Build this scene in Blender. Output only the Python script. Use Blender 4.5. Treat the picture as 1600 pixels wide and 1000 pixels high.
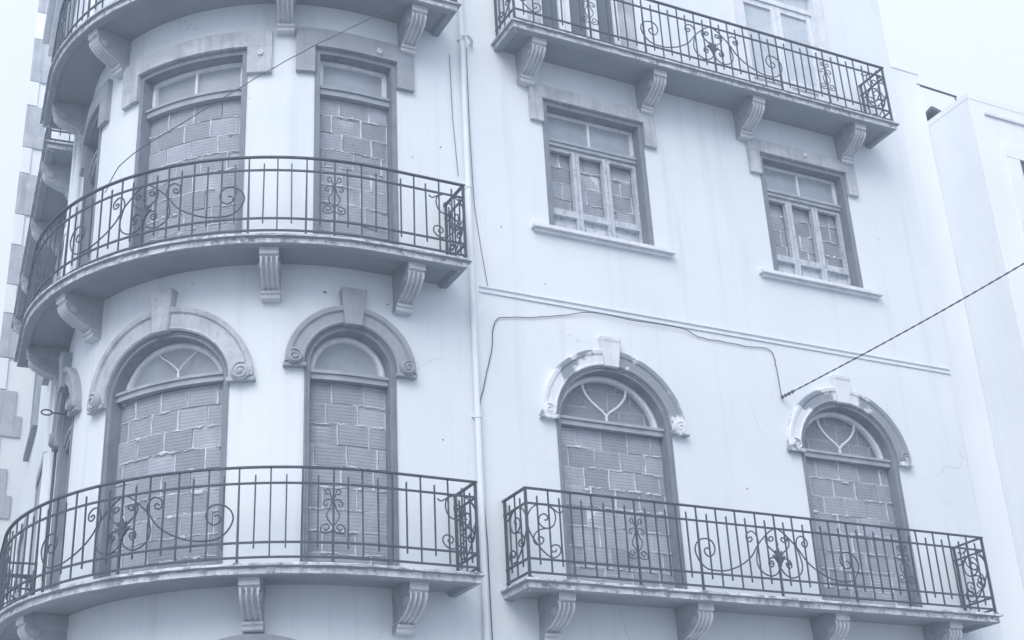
import bpy, bmesh, math, random
from mathutils import Vector, Matrix
random.seed(7)
scene = bpy.context.scene
for o in list(bpy.data.objects): bpy.data.objects.remove(o)
COL = scene.collection
PI = math.pi
# ------------------------------------------------------------------ camera
RR = [[0.89048599, -0.45227632, -0.04980794],
      [0.14928374, 0.39380866, -0.90698903],
      [0.42982446, 0.80022551, 0.41819859]]          # rows: right, down, forward
cd = bpy.data.cameras.new('camera'); cam = bpy.data.objects.new('camera', cd); COL.objects.link(cam)
cd.sensor_width = 36.0; cd.lens = 2174.4 / 1600 * 36.0; cd.clip_end = 3000
m = Matrix(((RR[0][0], -RR[1][0], -RR[2][0]), (RR[0][1], -RR[1][1], -RR[2][1]), (RR[0][2], -RR[1][2], -RR[2][2])))
cam.matrix_world = Matrix.Translation((0, -11.5, 1.6)) @ m.to_4x4()
scene.camera = cam
# ------------------------------------------------------------------ light
SUN_AZ, SUN_EL = math.radians(220), math.radians(44)   # azimuth measured from +Y towards +X
world = bpy.data.worlds.new('World'); scene.world = world; world.use_nodes = True
wn = world.node_tree.nodes; bg = wn['Background']
sky = wn.new('ShaderNodeTexSky'); sky.sky_type = 'NISHITA'; sky.sun_disc = False
sky.sun_elevation = SUN_EL; sky.sun_rotation = SUN_AZ
sky.air_density = 1.0; sky.dust_density = 7.0; sky.ozone_density = 1.2; sky.altitude = 50
cloud = wn.new('ShaderNodeMix'); cloud.data_type = 'RGBA'; cloud.inputs[0].default_value = .80       # thin overcast over the clear sky
cloud.inputs[7].default_value = (5.55, 5.95, 6.9, 1)
world.node_tree.links.new(sky.outputs[0], cloud.inputs[6])
world.node_tree.links.new(cloud.outputs[2], bg.inputs[0]); bg.inputs[1].default_value = 0.15
sd = bpy.data.lights.new('sun', 'SUN'); sd.energy = 1.5; sd.angle = math.radians(40); sd.color = (1.0, .975, .93)
sun = bpy.data.objects.new('sun', sd); COL.objects.link(sun)
sdir = Vector((math.sin(SUN_AZ) * math.cos(SUN_EL), math.cos(SUN_AZ) * math.cos(SUN_EL), math.sin(SUN_EL)))
sun.rotation_euler = sdir.to_track_quat('Z', 'Y').to_euler()
vs = scene.view_settings
vs.view_transform = 'Standard'; vs.look = 'None'; vs.gamma = 1; vs.use_curve_mapping = False; vs.exposure = 0.63

# ------------------------------------------------------------------ materials
def new_mat(name):
    m = bpy.data.materials.new(name); m.use_nodes = True
    nt = m.node_tree; b = nt.nodes['Principled BSDF']; b.inputs['Specular IOR Level'].default_value = .25
    return m, nt, b
def N(nt, t, **kw):
    n = nt.nodes.new(t)
    for k, v in kw.items():
        if k in n.inputs: n.inputs[k].default_value = v
        else: setattr(n, k, v)
    return n
def ramp(nt, src, stops):
    r = nt.nodes.new('ShaderNodeValToRGB'); e = r.color_ramp.elements
    while len(e) < len(stops): e.new(.5)
    for i, (p, c) in enumerate(stops):
        e[i].position = p; e[i].color = c if len(c) == 4 else (*c, 1)
    nt.links.new(src, r.inputs[0]); return r
def mixc(nt, fac, a, b, mode='MIX'):
    n = nt.nodes.new('ShaderNodeMix'); n.data_type = 'RGBA'; n.blend_type = mode
    for sock, v in ((n.inputs[0], fac), (n.inputs[6], a), (n.inputs[7], b)):
        if hasattr(v, 'is_linked'): nt.links.new(v, sock)
        elif isinstance(v, (int, float)): sock.default_value = v
        else: sock.default_value = (*v, 1)
    return n.outputs[2]
def coords(nt, world_space, scale=(1, 1, 1)):
    mp = nt.nodes.new('ShaderNodeMapping'); mp.inputs['Scale'].default_value = scale
    if world_space: nt.links.new(nt.nodes.new('ShaderNodeNewGeometry').outputs['Position'], mp.inputs[0])
    else: nt.links.new(nt.nodes.new('ShaderNodeTexCoord').outputs['Object'], mp.inputs[0])
    return mp.outputs[0]
def noise(nt, vec, scale, detail=4, rough=.55):
    n = N(nt, 'ShaderNodeTexNoise', Scale=scale, Detail=detail, Roughness=rough)
    nt.links.new(vec, n.inputs['Vector']); return n.outputs[0]
def bump(nt, b, h, strength, dist):
    n = N(nt, 'ShaderNodeBump', Strength=strength, Distance=dist)
    nt.links.new(h, n.inputs['Height']); nt.links.new(n.outputs[0], b.inputs['Normal'])
def surf(name, base, alt, scale=6, lo=.4, hi=.65, rough=.85, bstr=.25, bdist=.004, bscale=60, fine=None, world_space=True, rnd=0, streak=0):
    m, nt, b = new_mat(name); v = coords(nt, world_space)
    c = mixc(nt, ramp(nt, noise(nt, v, scale, 6, .62), [(lo, (0, 0, 0)), (hi, (1, 1, 1))]).outputs[0], base, alt)
    if fine: c = mixc(nt, ramp(nt, noise(nt, v, fine[0], 5, .7), [(fine[1], (0, 0, 0)), (fine[2], (1, 1, 1))]).outputs[0], c, fine[3])
    if streak:
        sv = coords(nt, world_space, (9, 9, .55))
        f = ramp(nt, noise(nt, sv, 1.3, 4, .6), [(.5, (0, 0, 0)), (.75, (streak,) * 3)])
        c = mixc(nt, f.outputs[0], c, tuple(x * .45 for x in base))
    if rnd:
        oi = nt.nodes.new('ShaderNodeObjectInfo')
        r = ramp(nt, oi.outputs['Random'], [(0, (1 - rnd,) * 3), (1, (1 + rnd * .6,) * 3)])
        c = mixc(nt, 1.0, c, r.outputs[0], 'MULTIPLY')
    nt.links.new(c, b.inputs['Base Color']); b.inputs['Roughness'].default_value = rough
    bump(nt, b, noise(nt, v, bscale, 6, .65), bstr, bdist)
    return m
def wall_material():
    m, nt, b = new_mat('wall_paint'); v = coords(nt, True)
    base = mixc(nt, ramp(nt, noise(nt, v, .55, 5, .6), [(.35, (0, 0, 0)), (.72, (1, 1, 1))]).outputs[0], (.745, .80, .85), (.68, .745, .81))
    sv = coords(nt, True, (5, 5, .22))
    st = ramp(nt, noise(nt, sv, 1.2, 5, .62), [(.53, (0, 0, 0)), (.78, (.32, .32, .32))])
    c = mixc(nt, st.outputs[0], base, (.42, .46, .53))
    # hairline cracks in the render
    wv = nt.nodes.new('ShaderNodeVectorMath'); wv.operation = 'MULTIPLY_ADD'
    nz = N(nt, 'ShaderNodeTexNoise', Scale=1.7, Detail=6); nt.links.new(v, nz.inputs['Vector'])
    nt.links.new(nz.outputs[1], wv.inputs[0]); wv.inputs[1].default_value = (.9, .9, .9); nt.links.new(v, wv.inputs[2])
    vo = N(nt, 'ShaderNodeTexVoronoi', Scale=.5); vo.feature = 'DISTANCE_TO_EDGE'; nt.links.new(wv.outputs[0], vo.inputs['Vector'])
    cr = ramp(nt, vo.outputs['Distance'], [(0, (1, 1, 1)), (.0035, (0, 0, 0))])
    msk = ramp(nt, noise(nt, v, .8, 2), [(.54, (0, 0, 0)), (.66, (.5, .5, .5))])
    cm = mixc(nt, 1.0, cr.outputs[0], msk.outputs[0], 'MULTIPLY')
    c = mixc(nt, cm, c, (.36, .40, .47))
    sp = ramp(nt, noise(nt, v, 9, 2, .4), [(.775, (0, 0, 0)), (.80, (.7, .7, .7))])
    c = mixc(nt, sp.outputs[0], c, (.48, .52, .58))
    nt.links.new(c, b.inputs['Base Color']); b.inputs['Roughness'].default_value = .9
    h = mixc(nt, .35, noise(nt, v, 38, 6, .7), noise(nt, v, 3.2, 3, .5))
    bump(nt, b, h, .22, .01)
    return m
M = {
 'wall': wall_material(),
 'stone': surf('grey_stone', (.30, .335, .39), (.37, .405, .46), 5, .35, .7, fine=(26, .58, .72, (.25, .28, .33)), streak=.35),
 'stone_shade_chip': surf('grey_stone_shade_chip', (.19, .22, .27), (.25, .285, .335), 5, .35, .7, fine=(26, .58, .72, (.15, .175, .215)), streak=.35),  # grey stone with the shade of the reveals darkened in; also colours plaster chips
 'stone_light': surf('light_stone', (.54, .58, .635), (.37, .41, .47), 3.5, .42, .66, fine=(18, .58, .70, (.30, .34, .40)), streak=.6),
 'stone_peel': surf('peeling_painted_stone', (.74, .78, .84), (.27, .305, .365), 1.5, .485, .515, fine=(11, .66, .70, (.66, .70, .77)), streak=.3),
 'stone_white': surf('white_painted_stone', (.73, .77, .83), (.63, .675, .74), 5, .45, .7, streak=.25),
 'edge': surf('weathered_slab_edge', (.50, .54, .60), (.68, .72, .78), 3, .4, .6, fine=(11, .52, .63, (.20, .23, .28)), streak=.95, bstr=.5, bdist=.012, bscale=30),
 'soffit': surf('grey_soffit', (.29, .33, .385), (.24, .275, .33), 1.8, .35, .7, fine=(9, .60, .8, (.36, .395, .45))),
 'corbel': surf('corbel_stone', (.62, .655, .71), (.52, .56, .62), 6, .42, .65, fine=(24, .6, .74, (.32, .36, .42)), streak=.35),
 'iron': surf('painted_iron', (.060, .076, .105), (.095, .112, .145), 25, .4, .7, rough=.55, bstr=.15, bdist=.002),
 'brick': surf('hollow_brick', (.385, .41, .475), (.32, .35, .415), 5, .35, .65, fine=(40, .6, .75, (.52, .54, .60)), world_space=False, rnd=.21, bscale=90),
 'mortar': surf('mortar', (.72, .76, .81), (.50, .54, .60), 8, .4, .65, bstr=.8, bdist=.012, bscale=40),
 'wood': surf('peeling_white_wood', (.74, .78, .84), (.66, .705, .77), 6, .4, .65, fine=(30, .60, .68, (.33, .37, .43)), streak=.3, rough=.7),
 'wood_old': surf('weathered_window_wood', (.56, .605, .67), (.47, .515, .585), 7, .38, .62, fine=(24, .55, .64, (.30, .34, .40)), streak=.5, rough=.75),
 'transom': surf('grey_painted_wood', (.30, .34, .40), (.40, .44, .505), 5, .4, .65, fine=(20, .6, .7, (.30, .33, .39))),
 'pipe': surf('white_pipe', (.75, .80, .85), (.70, .755, .81), 3, .4, .7, rough=.6),
 'cable': surf('black_cable', (.07, .085, .11), (.11, .125, .15), 20, rough=.6),
 'ground': surf('limestone_paving', (.50, .505, .51), (.42, .425, .435), 2.5, rough=.9),
 'asphalt': surf('worn_cobbles', (.22, .225, .235), (.27, .275, .285), 12, rough=.9),
 'kerb': surf('kerb_stone', (.42, .43, .45), (.34, .35, .37), 5),
 'roof': surf('roof_tar', (.22, .23, .25), (.28, .29, .31), 4),
 'door': surf('old_timber', (.20, .22, .26), (.27, .29, .33), 6, streak=.4),
 'neigh': surf('pale_render', (.82, .86, .90), (.77, .815, .87), .7, .35, .7, streak=.08, bstr=.2),
 'quoin': surf('quoin_stone', (.40, .44, .50), (.50, .54, .60), 3, fine=(8, .58, .66, (.6, .64, .7)), streak=.5),
 'rust': surf('dark_metal', (.06, .07, .09), (.10, .11, .13), 12, rough=.6),
}
def glass(name, col, alpha, rough):
    m, nt, b = new_mat(name); v = coords(nt, True)
    c = mixc(nt, ramp(nt, noise(nt, v, 4, 6, .65), [(.35, (0, 0, 0)), (.7, (1, 1, 1))]).outputs[0], col, tuple(x * .75 for x in col))
    nt.links.new(c, b.inputs['Base Color']); b.inputs['Roughness'].default_value = rough; b.inputs['Alpha'].default_value = alpha
    b.inputs['Specular IOR Level'].default_value = .5
    bump(nt, b, noise(nt, v, 2.5, 2), .12, .02)
    return m
M['pane_thin'] = glass('dusty_glass', (.36, .42, .50), .30, .45)
M['pane_dusty'] = glass('dirt_covered_glass', (.40, .455, .53), .86, .5)
M['pane_dark'] = glass('dark_glass', (.10, .13, .18), 1, .4)
M['pane_pale'] = glass('curtained_glass', (.56, .63, .72), 1, .3)

# ------------------------------------------------------------------ the building line: s runs along the facade, off is outward
CX, CY, RW = 4.55, 2.33, 2.33
TH = math.radians(95); L = RW * TH
NL = (-math.sin(TH), -math.cos(TH)); TL = (-math.cos(TH), math.sin(TH))
S_END, S_BEG = 7.70, -L - 8.0
T1, T2, T3 = 4.77, 7.935, 11.055
TOP = 17.2
def W(s, off, z):
    if s >= 0: return Vector((CX + s, -off, z))
    if s >= -L:
        p = -s / RW; return Vector((CX - (RW + off) * math.sin(p), CY - (RW + off) * math.cos(p), z))
    d = -s - L
    return Vector((CX + NL[0] * (RW + off) + TL[0] * d, CY + NL[1] * (RW + off) + TL[1] * d, z))
def ang(s): return 0 if s >= 0 else (s / RW if s >= -L else -TH)
def srange(a, b, step):
    n = max(1, int(math.ceil(abs(b - a) / step))); r = [a + (b - a) * i / n for i in range(n + 1)]
    for k in (0.0, -L):
        if min(a, b) + 1e-4 < k < max(a, b) - 1e-4: r.append(k)
    return sorted(r)
def link(name, bm, mat, parent=None, smooth=False):
    bmesh.ops.recalc_face_normals(bm, faces=bm.faces)
    me = bpy.data.meshes.new(name); bm.to_mesh(me); bm.free()
    for mm in (mat if isinstance(mat, (list, tuple)) else [mat]): me.materials.append(M[mm])
    if smooth: me.polygons.foreach_set('use_smooth', [True] * len(me.polygons))
    o = bpy.data.objects.new(name, me); COL.objects.link(o)
    if parent: o.parent = parent
    return o
def tag(o, label=None, cat=None, group=None, kind=None):
    for k, v in (('label', label), ('category', cat), ('group', group), ('kind', kind)):
        if v: o[k] = v
    return o
def inst(name, me, loc, rot, parent, scale=(1, 1, 1)):
    o = bpy.data.objects.new(name, me); COL.objects.link(o); o.location = loc; o.rotation_euler = rot; o.scale = scale
    o.parent = parent; return o
def grid_faces(bm, rows, close_u=False, caps=False):
    vs_ = [[bm.verts.new(p) for p in r] for r in rows]; n = len(vs_[0])
    for a, b in zip(vs_, vs_[1:]):
        for j in range(n if close_u else n - 1):
            k = (j + 1) % n; bm.faces.new((a[j], a[k], b[k], b[j]))
    if caps: bm.faces.new(vs_[0]); bm.faces.new(vs_[-1])
    return vs_
def bbox(bm, s0, s1, o0, o1, z0, z1, step=.12, jit=0):
    """box that follows the building line"""
    rows = []
    for s in srange(s0, s1, step if (s0 < 0) else max(step, (s1 - s0))):
        rows.append([W(s, o + random.uniform(-jit, jit), z + random.uniform(-jit, jit)) for o, z in ((o0, z0), (o1, z0), (o1, z1), (o0, z1))])
    grid_faces(bm, rows, True, True)
def wbox(bm, x0, x1, y0, y1, z0, z1):
    v = [bm.verts.new((x, y, z)) for z in (z0, z1) for x, y in ((x0, y0), (x1, y0), (x1, y1), (x0, y1))]
    for f in ((0, 1, 2, 3), (4, 5, 6, 7), (0, 1, 5, 4), (1, 2, 6, 5), (2, 3, 7, 6), (3, 0, 4, 7)): bm.faces.new([v[i] for i in f])
def smooth_path(P, k=4):
    out = []
    for i in range(len(P) - 1):
        p0 = P[max(i - 1, 0)]; p1 = P[i]; p2 = P[i + 1]; p3 = P[min(i + 2, len(P) - 1)]
        for j in range(k):
            t = j / k
            out.append(tuple(.5 * (2 * b + (c - a) * t + (2 * a - 5 * b + 4 * c - d) * t * t + (3 * b - a - 3 * c + d) * t ** 3) for a, b, c, d in zip(p0, p1, p2, p3)))
    out.append(P[-1]); return out
def tube(bm, P, r, n=5, taper=None):
    P = [Vector(p) for p in P]; rows = []; up = None
    for i, p in enumerate(P):
        t = (P[min(i + 1, len(P) - 1)] - P[max(i - 1, 0)]).normalized()
        if up is None: up = t.orthogonal().normalized()
        up = (up - t * up.dot(t)).normalized(); sd_ = t.cross(up)
        rr = r * (taper(i / (len(P) - 1)) if taper else 1)
        rows.append([p + (up * math.cos(a) + sd_ * math.sin(a)) * rr for a in [2 * PI * k / n for k in range(n)]])
    grid_faces(bm, rows, True, True)
def hsweep(bm, path, prof, jit=0):
    """closed profile (n outward, z) along a horizontal path with mitred corners; outward is the right-hand side"""
    P = [Vector((p[0], p[1])) for p in path]; rows = []
    for i, p in enumerate(P):
        ds = []
        if i > 0: ds.append((p - P[i - 1]).normalized())
        if i < len(P) - 1: ds.append((P[i + 1] - p).normalized())
        ns = [Vector((d.y, -d.x)) for d in ds]; nn = sum(ns, Vector((0, 0))).normalized(); k = 1 / max(.3, nn.dot(ns[0]))
        row = []
        for (a, z) in prof:
            q = p + nn * (a * k + random.uniform(-jit, jit)); row.append((q.x, q.y, z + random.uniform(-jit, jit)))
        rows.append(row)
    grid_faces(bm, rows, True, True)

# ------------------------------------------------------------------ ground
bm = bmesh.new(); wbox(bm, -80, 80, -80, 80, -.6, -.14); tag(link('road', bm, 'asphalt'), kind='structure')
bm = bmesh.new()
pave = [W(s, 2.2, 0) for s in srange(S_BEG - 30, 60, .3)]
vb = [bm.verts.new((p.x, p.y, 0)) for p in pave] + [bm.verts.new((64.55, 60, 0)), bm.verts.new((pave[0].x + 70, 60, 0))]
f = bm.faces.new(vb); r = bmesh.ops.extrude_face_region(bm, geom=[f])
for v in r['geom']:
    if isinstance(v, bmesh.types.BMVert): v.co.z = -.2
tag(link('pavement', bm, 'ground'), kind='structure')
bm = bmesh.new(); hsweep(bm, [(p.x, p.y) for p in pave], [(0.003, -.19), (.16, -.19), (.16, -.012), (.15, .004), (.003, .004)])
tag(link('kerb', bm, 'kerb'), kind='structure')

# ------------------------------------------------------------------ corner building: wall with openings
BLD = bpy.data.objects.new('corner_building', None); COL.objects.link(BLD); BLD.location = (0, 0, 0)
tag(BLD, 'white corner building with rounded front, bricked-up windows and wrought iron balconies', 'building')
OPEN = []   # (s0, s1, zbottom, topfunction)
def arch_top(sc, hw, zs, rise): return lambda s: zs + rise * math.sqrt(max(0, 1 - ((s - sc) / hw) ** 2))
ARCH = [  # sc, hw, zb, zs, rise, hood width, transom z, keystone top, materials (hood), fan kind, label
 dict(sc=2.765, hw=.69, zb=T1, zs=6.60, rise=.645, hw2=.185, zt=6.56, kt=7.56, hood='stone_peel', key='stone_white', fan='y', pane='pane_thin', label='arched door with peeling painted hood above the left end of the long lower balcony'),
 dict(sc=5.87, hw=.69, zb=T1, zs=6.60, rise=.645, hw2=.185, zt=6.56, kt=7.56, hood='stone_peel', key='stone_white', fan='y', pane='pane_thin', label='arched door with peeling painted hood at the right end of the long lower balcony'),
 dict(sc=-1.98, hw=.69, zb=T1, zs=6.68, rise=.57, hw2=.235, zt=6.70, kt=7.67, hood='stone_light', key='stone_light', fan='y2', pane='pane_dusty', label='wide arched door on the rounded corner with pale stone hood and scrolls'),
 dict(sc=-.135, hw=.45, zb=T1, zs=6.82, rise=.43, hw2=.19, zt=6.70, kt=7.61, hood='stone', key='stone', fan=None, pane='pane_dusty', label='narrow arched door with dark grey stone hood'),
 dict(sc=-3.83, hw=.45, zb=T1, zs=6.82, rise=.43, hw2=.19, zt=6.70, kt=7.61, hood='stone', key='stone', fan=None, pane='pane_dusty', label='narrow arched door at the far left turn of the rounded corner'),
]
RECT = [
 dict(sc=-1.865, hw=.645, zb=T2, zt=10.41, ear=(.255, .20), mull=1, label='wide rectangular doorway of the rounded corner, filled with brick'),
 dict(sc=-.075, hw=.445, zb=T2, zt=10.44, ear=(.20, .22), mull=0, label='narrow rectangular doorway of the rounded corner, filled with brick'),
 dict(sc=-3.73, hw=.445, zb=T2, zt=10.44, ear=(.20, .22), mull=0, label='narrow rectangular doorway at the far left turn'),
]
WINS = [dict(sc=2.822, hw=.668, zb=8.79, zt=10.45), dict(sc=5.835, hw=.668, zb=8.79, zt=10.45)]
UPPER = [dict(sc=2.79, hw=.62, zb=T3, zt=13.6, pale=False), dict(sc=5.865, hw=.64, zb=T3, zt=13.35, pale=True)]
GROUND = [dict(sc=-1.0, hw=.85, zb=.05, zs=3.42, rise=.70)]
for a in ARCH: OPEN.append((a['sc'] - a['hw'], a['sc'] + a['hw'], a['zb'] - .02, arch_top(a['sc'], a['hw'], a['zs'], a['rise'])))
for a in RECT + UPPER: OPEN.append((a['sc'] - a['hw'], a['sc'] + a['hw'], a['zb'] - .02, (lambda z: (lambda s: z))(a['zt'])))
for a in WINS: OPEN.append((a['sc'] - a['hw'], a['sc'] + a['hw'], a['zb'], (lambda z: (lambda s: z))(a['zt'])))
for a in GROUND: OPEN.append((a['sc'] - a['hw'], a['sc'] + a['hw'], a['zb'], arch_top(a['sc'], a['hw'], a['zs'], a['rise'])))
bm = bmesh.new()
cuts = set(round(s, 4) for s in srange(S_BEG, S_END, .5)) | set(round(-L * i / 70, 4) for i in range(71))
for o in OPEN:
    n = 40
    for i in range(n + 1): cuts.add(round(o[0] + (o[1] - o[0]) * (.5 - .5 * math.cos(PI * i / n)), 4))
cuts = sorted(cuts)
for a, b in zip(cuts, cuts[1:]):
    if b - a < 1e-4: continue
    mid = (a + b) / 2; zl = [(0, 0)]
    for o in sorted([o for o in OPEN if o[0] < mid < o[1]], key=lambda o: o[2]):
        zl += [(o[2], o[2]), (o[3](a), o[3](b))]
    zl.append((TOP, TOP))
    for i in range(0, len(zl), 2):
        (a0, b0), (a1, b1) = zl[i], zl[i + 1]
        bm.faces.new([bm.verts.new(p) for p in (W(a, 0, a0), W(b, 0, b0), W(b, 0, b1), W(a, 0, a1))])
bmesh.ops.remove_doubles(bm, verts=bm.verts, dist=1e-4)
pl = W(S_BEG, 0, 0); xr = CX + S_END
for q in ([(xr, 0, 0), (xr, 11, 0), (xr, 11, TOP), (xr, 0, TOP)], [(xr, 11, 0), (pl.x, pl.y, 0), (pl.x, pl.y, TOP), (xr, 11, TOP)]):
    bm.faces.new([bm.verts.new(p) for p in q])
bm.faces.new([bm.verts.new(W(s, 0, TOP)) for s in srange(S_BEG, S_END, .25)] + [bm.verts.new((xr, 11, TOP))])
link('wall', bm, 'wall', BLD)
# roof cornice out of the frame, string course, plinth
bm = bmesh.new()
for z0, z1, o in ((TOP - .55, TOP - .35, .12), (TOP - .35, TOP - .1, .3), (TOP - .1, TOP + .12, .42)): bbox(bm, S_BEG, S_END, -.05, o, z0 + .001, z1, .15)
link('cornice', bm, 'stone_white', BLD)
bm = bmesh.new(); bbox(bm, 1.26, S_END - .02, -.02, .016, 7.868, 7.882); bbox(bm, 1.26, S_END - .02, -.02, .018, 7.926, 7.940)
link('string_course', bm, 'wall', BLD)
bm = bmesh.new(); bbox(bm, 6.80, S_END - .02, -.02, .05, 4.30, 4.335); bbox(bm, 6.80, S_END - .02, -.02, .075, 4.336, 4.40)
link('moulding', bm, 'stone_white', BLD)

# ------------------------------------------------------------------ bricks
def brick_mesh():
    bm = bmesh.new(); prof = []; h = .0975; n = 5
    prof.append((0.0, -h))
    for i in range(n):
        z0 = -h + .012 + i * (2 * h - .024) / n; z1 = z0 + (2 * h - .024) / n
        prof += [(0.0, z0 + .006), (-.0032, z0 + .010), (0.0, z0 + .015)]
    prof.append((0.0, h)); prof += [(-.09, h), (-.09, -h)]
    rows = [[Vector((x, -p[0] if True else 0, p[1])) for p in prof] for x in (-.5, .5)]
    grid_faces(bm, rows, True, True)
    bmesh.ops.recalc_face_normals(bm, faces=bm.faces)
    me = bpy.data.meshes.new('brick'); bm.to_mesh(me); bm.free(); me.materials.append(M['brick']); return me
BRICK = brick_mesh()
COURSE, BWID = .2085, .305
def brickwork(parent, sc, hw, z0, z1, off, topf=None, seed=0, single=True, top_down=True):
    """rows of hollow bricks set rigidly on the building line plus ragged mortar"""
    rnd = random.Random(seed); rows = int(math.ceil((z1 - z0) / COURSE)); k = 1 + (off / RW if sc < 0 else 0)
    mb = bmesh.new(); jb = bmesh.new() if not single else None
    bbox(mb, sc - hw, sc + hw, off - .075, off - .009, z0, z1, .1)
    pitch = BWID / k
    for r in range(rows):
        zt = z1 - r * COURSE; zb = max(z0, zt - COURSE)
        if zt - zb < .03: continue
        half = hw
        x = sc - half - rnd.uniform(.0, .04) - (pitch * .5 if r % 2 else 0) - (rnd.uniform(0, .12) if r % 3 == 0 else 0)
        prev = None
        while x < sc + half - .01:
            wv_ = pitch * rnd.uniform(.94, 1.06)
            a = max(x, sc - half); b = min(x + wv_, sc + half)
            jt = .015 * rnd.uniform(.5, 1.5)
            if b - a > .05:
                s = (a + b) / 2; hz = (zb + zt) / 2
                if topf is None or topf(s) > zb:
                    loc = W(s, off + rnd.uniform(-.008, .006), hz); tilt = rnd.uniform(-.012, .012)
                    sc_ = ((b - a) * k - jt, 1, (zt - zb - .013) / .195)
                    if single: inst('brick', BRICK, loc, (rnd.uniform(-.02, .02), tilt, ang(s) + rnd.uniform(-.012, .012)), parent, sc_)
                    else:
                        mt = Matrix.Translation(loc) @ Matrix.Rotation(ang(s), 4, 'Z') @ Matrix.Diagonal((*sc_, 1))
                        t = bmesh.new(); t.from_mesh(BRICK); t.transform(mt); tm = bpy.data.meshes.new('tmp'); t.to_mesh(tm); t.free(); jb.from_mesh(tm); bpy.data.meshes.remove(tm)
            # squeezed mortar: ragged vertical bead
            if sc - half + .04 < x < sc + half - .04 and rnd.random() < .62:
                P = [W(x + rnd.uniform(-.004, .004), off + .001 + rnd.uniform(0, .006), zb + (zt - zb) * i / 4) for i in range(5)]
                ra = rnd.uniform(.004, .010); q = [rnd.uniform(.4, 1.5) for _ in range(6)]
                tube(mb, P, ra, 5, lambda t: q[int(t * 4.99)])
            x += wv_
        # ragged bed joint, broken into stretches
        xx = sc - half + .01
        while xx < sc + half - .06:
            ln = rnd.uniform(.1, .45); e = min(xx + ln, sc + half - .01)
            if rnd.random() < .72:
                n = max(4, int((e - xx) / .03)); q = [rnd.uniform(.35, 1.25) * (2.6 if rnd.random() < .10 else 1) for _ in range(n + 2)]
                P = [W(xx + (e - xx) * i / n, off + .001 + rnd.uniform(0, .006), zb + rnd.uniform(-.008, .008)) for i in range(n + 1)]
                tube(mb, P, .0075, 5, lambda t: q[int(t * n)])
            xx = e + rnd.uniform(0, .05)
    for _ in range(int(hw * (z1 - z0) * 5)):           # dried smears of mortar dragged over the faces
        cs = rnd.uniform(sc - hw + .05, sc + hw - .05); cz = z1 - COURSE * rnd.randint(1, max(1, rows - 1)) + rnd.uniform(-.03, .02); lw, lh = rnd.uniform(.015, .07), rnd.uniform(.006, .018)
        ring = [(math.cos(t) * lw * rnd.uniform(.6, 1.25), math.sin(t) * lh * rnd.uniform(.5, 1.4)) for t in [2 * PI * q_ / 10 for q_ in range(10)]]
        if cz - .05 > z0: grid_faces(mb, [[W(cs + x * k_, off + o_, cz + z_ * k_) for x, z_ in ring] for k_, o_ in ((1, -.004), (.92, .009), (.5, .0125))], True, True)
    link('mortar', mb, 'mortar', parent)
    if jb: tag(link('brickwork', jb, 'brick', parent), kind='stuff')

# ------------------------------------------------------------------ arched doors
def arch_path(a, n, zfrom, segs=36):
    hw, rise, zs, sc = a['hw'] + n, a['rise'] + n, a['zs'], a['sc']
    P = []
    if zfrom < zs: P += [(sc - hw, zfrom + (zs - zfrom) * i / 4) for i in range(4)]
    P += [(sc - hw * math.cos(PI * i / segs), zs + rise * math.sin(PI * i / segs)) for i in range(segs + 1)]
    if zfrom < zs: P += [(sc + hw, zs + (zfrom - zs) * i / 4) for i in range(1, 5)]
    return P
def arch_sweep(bm, a, prof, zfrom, segs=36, jit=0):
    paths = [arch_path(a, n, zfrom, segs) for n, o in prof]
    rows = [[W(paths[j][i][0], prof[j][1] + random.uniform(-jit, jit), paths[j][i][1]) for j in range(len(prof))] for i in range(len(paths[0]))]
    grid_faces(bm, rows, True, True)
def spiral_pts(cx, cz, r, turns, flip, start):
    n = int(26 * turns); return [(cx + flip * r * (1 - .82 * i / n) * math.cos(start + 2 * PI * turns * i / n), cz + r * (1 - .82 * i / n) * math.sin(start + 2 * PI * turns * i / n)) for i in range(n + 1)]
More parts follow.
